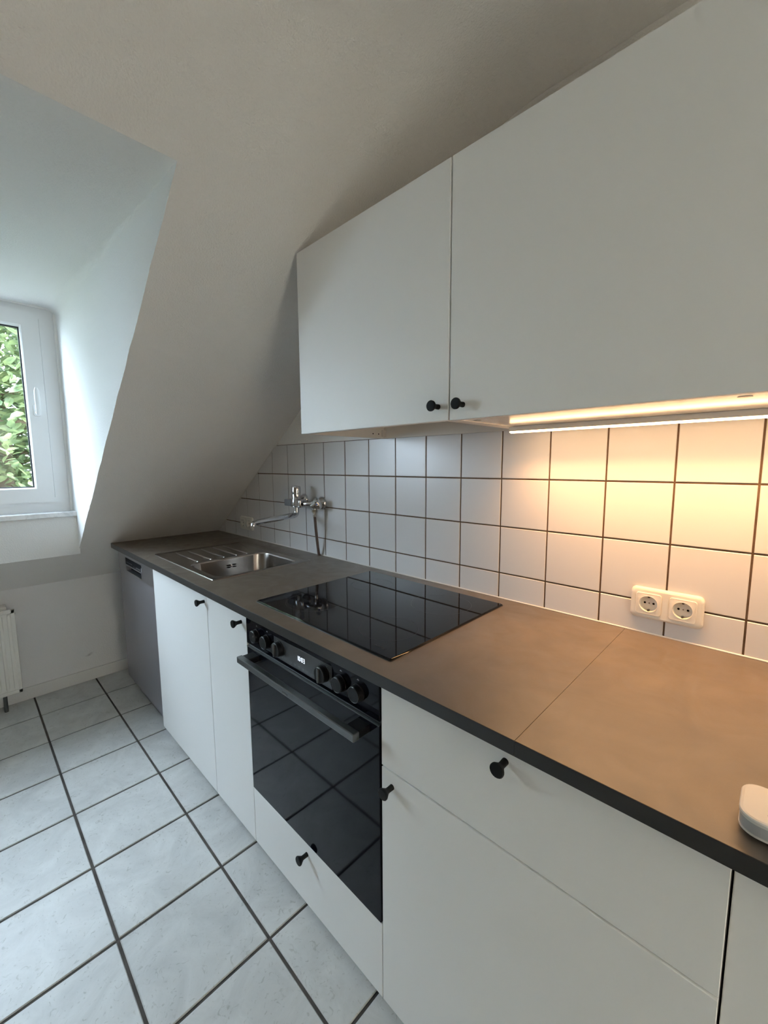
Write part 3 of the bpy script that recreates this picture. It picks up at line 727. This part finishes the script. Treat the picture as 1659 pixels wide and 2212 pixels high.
m = MB(); m.lathe([(0.0135, 0.0), (0.0135, 0.014)], (1.045, -0.047, TZ - 0.026), (0, 0, -1), 6); m.lathe([(0.0095, 0.0), (0.0095, 0.014)], (1.045, -0.047, TZ - 0.016), (0, 0, -1), 16); part('valve_nut', m, 'brass_nut', av, 40)
hs = thing('supply_hose', 'thin grey-brown supply hose hanging from the valve to the worktop', 'hose', (1.03, -0.02, ZT))
m = MB(); pts = []
for k in range(15):
    t = k / 14; pts.append(Vector((1.045, -0.047, TZ - 0.058)).lerp(Vector((1.026, -0.014, ZT + 0.001)), t) + Vector((0.004 * math.sin(PI * t), -0.004 * math.sin(PI * t), 0)))
m.tube(pts, 0.0068, 12); part('braided_tube', m, 'hose', hs, 60)
m = MB(); m.lathe([(0.0082, 0.0), (0.0082, 0.020), (0.0074, 0.021)], (1.045, -0.047, TZ - 0.040), (0, 0, -1), 14); part('crimp_sleeve', m, 'brass_nut', hs, 40)
m = MB(); m.lathe([(0.0085, 0.0), (0.0085, 0.006)], (1.026, -0.014, ZT + 0.0003), (0, 0, 1), 14); part('grommet', m, 'hose', hs, 40)

# ------------------------------------------------------------------ wall sockets
def socket(cx_, cz_, label):
    W_, H_ = 0.152, 0.080
    s = thing('double_socket', label, 'socket', (cx_, 0.0, cz_), 'double wall sockets')
    m = MB(); L = []
    for d, y in ((0.0, -0.0003), (0.0005, -0.004), (0.0030, -0.0085), (0.0065, -0.0100)):
        L.append([(x, y, z) for x, z in rrect(cx_, cz_, W_ - 2 * d, H_ - 2 * d, 0.012, 6)])
    bm = bmesh.new(); LL = [[bm.verts.new(p) for p in l] for l in L]
    for a_, b_ in zip(LL, LL[1:]):
        for k in range(len(a_)): bm.faces.new((a_[k], a_[(k + 1) % len(a_)], b_[(k + 1) % len(a_)], b_[k]))
    rings = [LL[-1]]
    for dx in (-0.0355, 0.0355): rings.append([bm.verts.new((x, -0.0100, z)) for x, z in rrect(cx_ + dx, cz_, 0.0552, 0.0552, 0.006, 4)])
    es = []
    for l in rings:
        for k in range(len(l)):
            p, q = l[k], l[(k + 1) % len(l)]; es.append(bm.edges.get((p, q)) or bm.edges.new((p, q)))
    bmesh.ops.triangle_fill(bm, use_beauty=True, use_dissolve=False, edges=es)
    m.bm(bm); part('frame', m, 'socket_white', s, 40)
    for dx in (-0.0355, 0.0355):
        x0 = cx_ + dx
        bm = bmesh.new()
        def lp(pts, y): return [bm.verts.new((x, y, z)) for x, z in pts]
        def br(a, b):
            n = len(a)
            for k in range(n): bm.faces.new((a[k], a[(k + 1) % n], b[(k + 1) % n], b[k]))
        o = [lp(rrect(x0, cz_, 0.055, 0.055, 0.006, 4), -0.0100), lp(rrect(x0, cz_, 0.055, 0.055, 0.006, 4), -0.0115), lp(rrect(x0, cz_, 0.053, 0.053, 0.005, 4), -0.0128)]
        br(o[0], o[1]); br(o[1], o[2])
        cir = lambda r: [(x0 + r * math.cos(2 * PI * k / 28), cz_ + r * math.sin(2 * PI * k / 28)) for k in range(28)]
        i = [lp(cir(0.0215), -0.0128), lp(cir(0.0205), -0.0132), lp(cir(0.0195), -0.0125), lp(cir(0.0190), -0.0012)]
        for a_, b_ in zip(i, i[1:]): br(a_, b_)
        bm.faces.new(i[-1])
        es = [bm.edges.get((l[k], l[(k + 1) % len(l)])) for l in (o[2], i[0]) for k in range(len(l))]
        bmesh.ops.triangle_fill(bm, use_beauty=True, use_dissolve=False, edges=es)
        m = MB(); m.bm(bm); ins = part('insert', m, 'socket_white', s, 40)
        for hx in (-0.0095, 0.0095):
            m = MB(); m.lathe([(0.0026, 0.0), (0.0026, 0.0004)], (x0 + hx, -0.0013, cz_), (0, -1, 0), 12); part('contact_hole', m, 'black_hole', ins)
        m = MB(); m.lathe([(0.0017, 0.0), (0.0017, 0.0004)], (x0, -0.0013, cz_), (0, -1, 0), 10); part('centre_screw', m, 'brass_nut', ins)
        for sgn in (1, -1):
            m = MB(); m.box(x0 - 0.0022, x0 + 0.0022, -0.010, -0.0012, cz_ + sgn * 0.0175 - 0.0022, cz_ + sgn * 0.0175 + 0.0022, 0.0006); part('earth_clip', m, 'dark_steel', ins)
    return s
socket(2.4270, 0.9905, 'white double wall socket on the lit tiles right of the hob')
socket(0.3010, 0.9965, 'small white double wall socket in the far corner behind the sink')

# ------------------------------------------------------------------ wall cabinets
UY, UZ0, UZ1 = -0.3925, 1.4452, 2.0068
GU = 'white wall cabinets above the worktop'
u1 = thing('wall_cabinet', 'smaller white wall cabinet with open underside, next to the roof slope', 'cabinet', (1.757, -0.19, UZ0), GU)
m = MB(); yb = UY + TH + 0.002; t = 0.016
m.box(1.4535, 1.4535 + t, yb, -0.001, UZ0, UZ1 - 0.003); sp1 = part('side_panel', m, 'carcass', u1)
m = MB(); m.box(2.0280, 2.0280 + t, yb, -0.001, UZ0, UZ1 - 0.003); part('side_panel', m, 'carcass', u1)
m = MB(); m.box(1.4535 + t, 2.0280, -0.014, -0.002, UZ0, UZ1 - 0.003); part('back_panel', m, 'carcass', u1)
m = MB(); m.box(1.4535 + t, 2.0280, yb, -0.014, UZ1 - 0.019, UZ1 - 0.003); part('top_panel', m, 'carcass', u1)
m = MB(); m.box(1.4535 + t, 2.0280, yb, -0.016, 1.62, 1.636); part('shelf', m, 'carcass', u1)
for (y, z) in ((-0.075, UZ0 + 0.016), (-0.045, UZ0 + 0.016), (-0.335, UZ0 + 0.016)):
    m = MB(); m.lathe([(0.0026, 0), (0.0026, 0.0005)], (1.4535 + t, y, z), (1, 0, 0), 10); part('shelf_pin_hole', m, 'black_hole', sp1)
m = MB(); m.box(1.4535 + t, 1.4535 + t + 0.010, -0.030, -0.014, UZ0 + 0.006, UZ0 + 0.032, 0.001); part('hanging_bracket', m, 'caulk', u1)
d = front('door', u1, 1.4535 + G, 2.0446 - G, UZ0, UZ1, UY); knob(d, 2.0150, UY, 1.4782)
u2 = thing('wall_cabinet', 'large white wall cabinet at the right with a glowing light strip beneath', 'cabinet', (2.45, -0.19, UZ0), GU)
m = MB(); m.box(2.0460, 2.0620, yb, -0.001, UZ0, UZ1 - 0.003); part('side_panel', m, 'carcass', u2)
m = MB(); m.box(2.8280, 2.8440, yb, -0.001, UZ0, UZ1 - 0.003); part('side_panel', m, 'carcass', u2)
m = MB(); m.box(2.0620, 2.8280, yb, -0.001, UZ0 + 0.002, UZ0 + 0.018); bp_ = part('bottom_panel', m, 'white_melamine', u2)
m = MB(); m.box(2.0620, 2.8280, yb, -0.001, UZ1 - 0.019, UZ1 - 0.003); part('top_panel', m, 'carcass', u2)
m = MB(); m.box(2.0620, 2.8280, -0.012, -0.002, UZ0 + 0.018, UZ1 - 0.019); part('back_panel', m, 'carcass', u2)
for x in (2.0790, 2.5619, 2.80):
    m = MB(); m.lathe([(0.0095, 0.0), (0.0095, 0.0008)], (x, -0.324, UZ0 + 0.0021), (0, 0, -1), 20); part('screw_hole', m, 'dark_steel', bp_)
d = front('door', u2, 2.0460 + G, 2.8440 - G, UZ0 - 0.001, UZ1, UY); knob(d, 2.0832, UY, 1.4768)

# light strip
ls = thing('light_strip', 'warm glowing slim light strip fixed under the large wall cabinet', 'lamp', (2.44, -0.10, 1.43))
m = MB(); m.box(2.050, 2.826, -0.1115, -0.0865, 1.4335, UZ0 + 0.0018, 0.001); part('housing', m, 'carcass', ls)
m = MB(); pts = []
for k in range(9):
    an = PI * k / 8; pts.append((-0.099 - 0.0118 * math.cos(an), 1.4333 - 0.0042 * math.sin(an)))
m.loft([[(2.0515, y, z) for y, z in pts], [(2.8245, y, z) for y, z in pts]]); part('diffuser', m, 'led_diffuser', ls, 60)
la_ = bpy.data.lights.new('strip_light', 'AREA'); la_.shape = 'RECTANGLE'; la_.size = 0.77; la_.size_y = 0.022; la_.energy = LED_WATTS; la_.color = (1.0, 0.51, 0.20); la_.spread = math.radians(112)
lo_ = bpy.data.objects.new('strip_light', la_); COL.objects.link(lo_); lo_.parent = ls; lo_.location = Vector((2.438, -0.099, 1.4286)) - ls.location

# ------------------------------------------------------------------ small hub on the worktop
hu = thing('smart_hub', 'small white rounded hub lying on the worktop at the right edge', 'hub', (2.66, -0.572, ZT))
hx, hy, hw, hh = 2.6645, -0.5610, 0.114, 0.074
m = MB(); m.loft([[(x, y, z) for x, y in rrect(hx, hy, hw + d, hh + d, 0.020 + d / 2, 8)] for d, z in ((-0.006, ZT + 0.0045), (0.0, ZT + 0.0065), (0.0, ZT + 0.0085))]); part('base', m, 'hub_white', hu, 40)
m = MB(); m.loft([[(x, y, z) for x, y in rrect(hx, hy, hw + d, hh + d, 0.020 + d / 2, 8)] for d, z in ((-0.002, ZT + 0.0087), (-0.001, ZT + 0.022))]); part('side_band', m, 'hub_side', hu, 40, 'grey side band')
m = MB(); m.loft([[(x, y, z) for x, y in rrect(hx, hy, hw + d, hh + d, 0.020 + d / 2, 8)] for d, z in ((0.0, ZT + 0.0222), (0.001, ZT + 0.026), (-0.001, ZT + 0.0275), (-0.006, ZT + 0.0282))]); tpp = part('top_cover', m, 'hub_white', hu, 40)
m = MB(); m.loft([[(hx - 0.029 + r * math.cos(2 * PI * k / 24), hy - 0.019 + r * math.sin(2 * PI * k / 24), ZT + 0.0284) for k in range(24)] for r in (0.0030, 0.0034)], False, False); part('touch_ring', m, 'hub_side', tpp)
for dx in (-0.04, 0.04):
    for dy in (-0.02, 0.02):
        m = MB(); m.lathe([(0.005, 0.0), (0.005, 0.0046)], (hx + dx, hy + dy, ZT), (0, 0, 1), 12); part('rubber_foot', m, 'gasket', hu)

# ------------------------------------------------------------------ radiator
ra = thing('radiator', 'cream ribbed panel radiator on the low wall below the window', 'radiator', (-0.38, -1.45, 0.09))
RX, RY0, RY1, RZ0, RZ1 = -0.352, -1.042, -1.90, 0.095, 0.572
m = MB()
prof_y = [RY0 - 0.016]; pitch_ = 0.0333; yv = []
y = RY0 - 0.018; pts = []
while y > RY1 + 0.05:
    pts += [(y, 0.0), (y - 0.004, -0.006), (y - 0.013, -0.006), (y - 0.017, 0.0), (y - 0.0333 + 0.001, 0.0)]; y -= 0.0333
ring = []
za, zb = RZ0 + 0.022, RZ1 - 0.022
rows = [(za, 0.0), (za + 0.012, 1.0), (zb - 0.012, 1.0), (zb, 0.0)]
vs = []; n = len(pts)
for z, kf in rows: vs += [(RX + dx * kf, py, z) for py, dx in pts]
m.add(vs, [(i * n + k, i * n + k + 1, (i + 1) * n + k + 1, (i + 1) * n + k) for i in range(3) for k in range(n - 1)])
part('ribbed_face', m, 'radiator_white', ra, 50)
m = MB()
m.box(RX - 0.010, RX + 0.003, RY0 - 0.018, RY0, RZ0, RZ1, 0.0025); m.box(RX - 0.010, RX + 0.003, RY1, RY0, RZ1 - 0.022, RZ1, 0.0025); m.box(RX - 0.010, RX + 0.003, RY1, RY0, RZ0, RZ0 + 0.022, 0.0025)
m.box(RX - 0.010, RX + 0.003, RY1, RY1 + 0.05, RZ0, RZ1, 0.0025)
part('panel_frame', m, 'radiator_white', ra, 50)
m = MB(); m.box(XK + 0.02, RX - 0.03, RY1 + 0.02, RY0 - 0.03, RZ0 + 0.01, RZ1 + 0.012, 0.003); part('convector_body', m, 'radiator_white', ra, 50)
for k in range(16):
    m = MB(); y = RY0 - 0.055 - k * 0.05; m.box(XK + 0.03, RX - 0.036, y - 0.03, y, RZ1 + 0.012, RZ1 + 0.0135); part('grille_slot', m, 'grey_plastic', ra)
m = MB(); m.lathe([(0.0085, 0.0), (0.0085, 0.012), (0.005, 0.013), (0.005, 0.018)], (RX - 0.018, RY0 - 0.016, RZ1 - 0.030), (0, 1, 0), 12); part('vent_plug', m, 'dark_steel', ra, 40)
m = MB(); m.tube([(RX - 0.02, RY0 - 0.075, RZ0 + 0.012), (RX - 0.02, RY0 - 0.075, 0.0)], 0.009, 12); part('feed_pipe', m, 'dark_steel', ra, 50)
for y in (RY0 - 0.12, RY1 + 0.12):
    m = MB(); m.box(XK, XK + 0.022, y - 0.012, y + 0.012, RZ0 + 0.05, RZ1 - 0.05); part('wall_bracket', m, 'radiator_white', ra)

# ------------------------------------------------------------------ outside
simple('roof_skin', (0.16, 0.15, 0.14), 0.8, bump=0.3, bscale=12, var=0.15)
RS = lambda x: slope_z(x) + 0.13
m = MB(); m.loft([[(-0.34, -6, RS(-0.34)), (-0.34, 4, RS(-0.34)), (-0.34, 4, RS(-0.34) - 0.06), (-0.34, -6, RS(-0.34) - 0.06)], [(-1.5, -6, RS(-1.5)), (-1.5, 4, RS(-1.5)), (-1.5, 4, RS(-1.5) - 0.06), (-1.5, -6, RS(-1.5) - 0.06)]])
struct('roof', m, 'roof_skin')  # out-of-view outer roof below the dormer, added to bounce sunlight up inside
simple('sky_block_render', (0.62, 0.47, 0.34), 0.9, bump=0.2, bscale=30, var=0.05)
m = MB(); m.box(6.6, 6.9, -12, 11, -3.2, 9.5); struct('sky_block_wall', m, 'sky_block_render')  # unseen wall, added to block sky and warm the second window's light
gm = MB(); gm.add([(-40, -40, -3.2), (40, -40, -3.2), (40, 40, -3.2), (-40, 40, -3.2)], [(0, 1, 2, 3)])
struct('ground', gm, 'grass_ground')
tr = thing('garden_tree', 'leafy sunlit green tree just outside the window', 'tree', (-3.9, -0.9, -3.2))
m = MB()
m.tube([(-3.9, -0.9, -3.2), (-3.88, -0.92, -1.5), (-3.92, -0.86, 0.2), (-3.85, -0.8, 1.6), (-3.9, -0.9, 4.0)], [0.16, 0.14, 0.12, 0.09, 0.03], 10)
part('trunk', m, 'bark', tr, 60)
rb = random.Random(21)
for k in range(22):
    z = rb.uniform(0.2, 2.6); a_ = rb.uniform(0, 2 * PI); ln = rb.uniform(0.7, 1.6); p0 = Vector((-3.88, -0.87, z)); dv = Vector((math.cos(a_) * 0.55, math.sin(a_), rb.uniform(0.05, 0.5)))
    m = MB(); m.tube([p0, p0 + dv * ln * 0.5 + Vector((0, 0, 0.06)), p0 + dv * ln], [0.035, 0.02, 0.008], 7); part('branch', m, 'bark', tr, 60)
# a light bough crossing the pane, as in the photograph
m = MB(); m.tube([(-3.6, -2.2, 1.55), (-3.3, -1.2, 1.78), (-3.2, -0.7, 1.80), (-3.25, 0.1, 1.70)], [0.05, 0.045, 0.035, 0.015], 9); part('branch', m, 'bark', tr, 60)
def leaf_pts(s):
    return [(0, 0, 0), (0.20 * s, 0.25 * s, 0.05 * s), (0.62 * s, 0.22 * s, 0.03 * s), (1.0 * s, 0, -0.06 * s), (0.62 * s, -0.22 * s, 0.03 * s), (0.20 * s, -0.25 * s, 0.05 * s), (0.45 * s, 0, -0.02 * s)]
LF = [(0, 1, 6), (1, 2, 6), (2, 3, 6), (3, 4, 6), (4, 5, 6), (5, 0, 6)]
leaf_me = MB().add(leaf_pts(0.105), LF).mesh('leaf', 'leaf_green')
org = Vector(tr.location)
for k in range(280):
    x = rb.uniform(-3.15, -2.75); t = (2.62 - x) / 2.84
    y = -1.2 + t * rb.uniform(-0.02, 0.36); z = 1.344 + t * rb.uniform(-0.14, 0.74)
    o = piece('leaf', leaf_me, tr, Vector((x, y, z)) - org)
    o.rotation_euler = (rb.uniform(-0.9, 0.9), rb.uniform(-0.9, 0.9), rb.uniform(0, 2 * PI)); s = rb.uniform(0.7, 1.25); o.scale = (s, s, s)
m = MB()
for k in range(38000):
    while True:
        q = Vector((rb.uniform(-1, 1), rb.uniform(-1, 1), rb.uniform(-1, 1)))
        if q.length <= 1: break
    p = Vector((-4.0 + q.x * 1.3, -1.3 + q.y * 4.2, 1.6 + q.z * 2.9))
    R_ = Matrix.Rotation(rb.uniform(0, 2 * PI), 3, 'Z') @ Matrix.Rotation(rb.uniform(-0.9, 0.9), 3, 'Y') @ Matrix.Rotation(rb.uniform(-0.9, 0.9), 3, 'X')
    s = rb.uniform(0.09, 0.17)
    m.add([p + R_ @ Vector(v) for v in leaf_pts(s)], LF)
fo = part('foliage', m, 'leaf_green', tr); fo['kind'] = 'stuff'
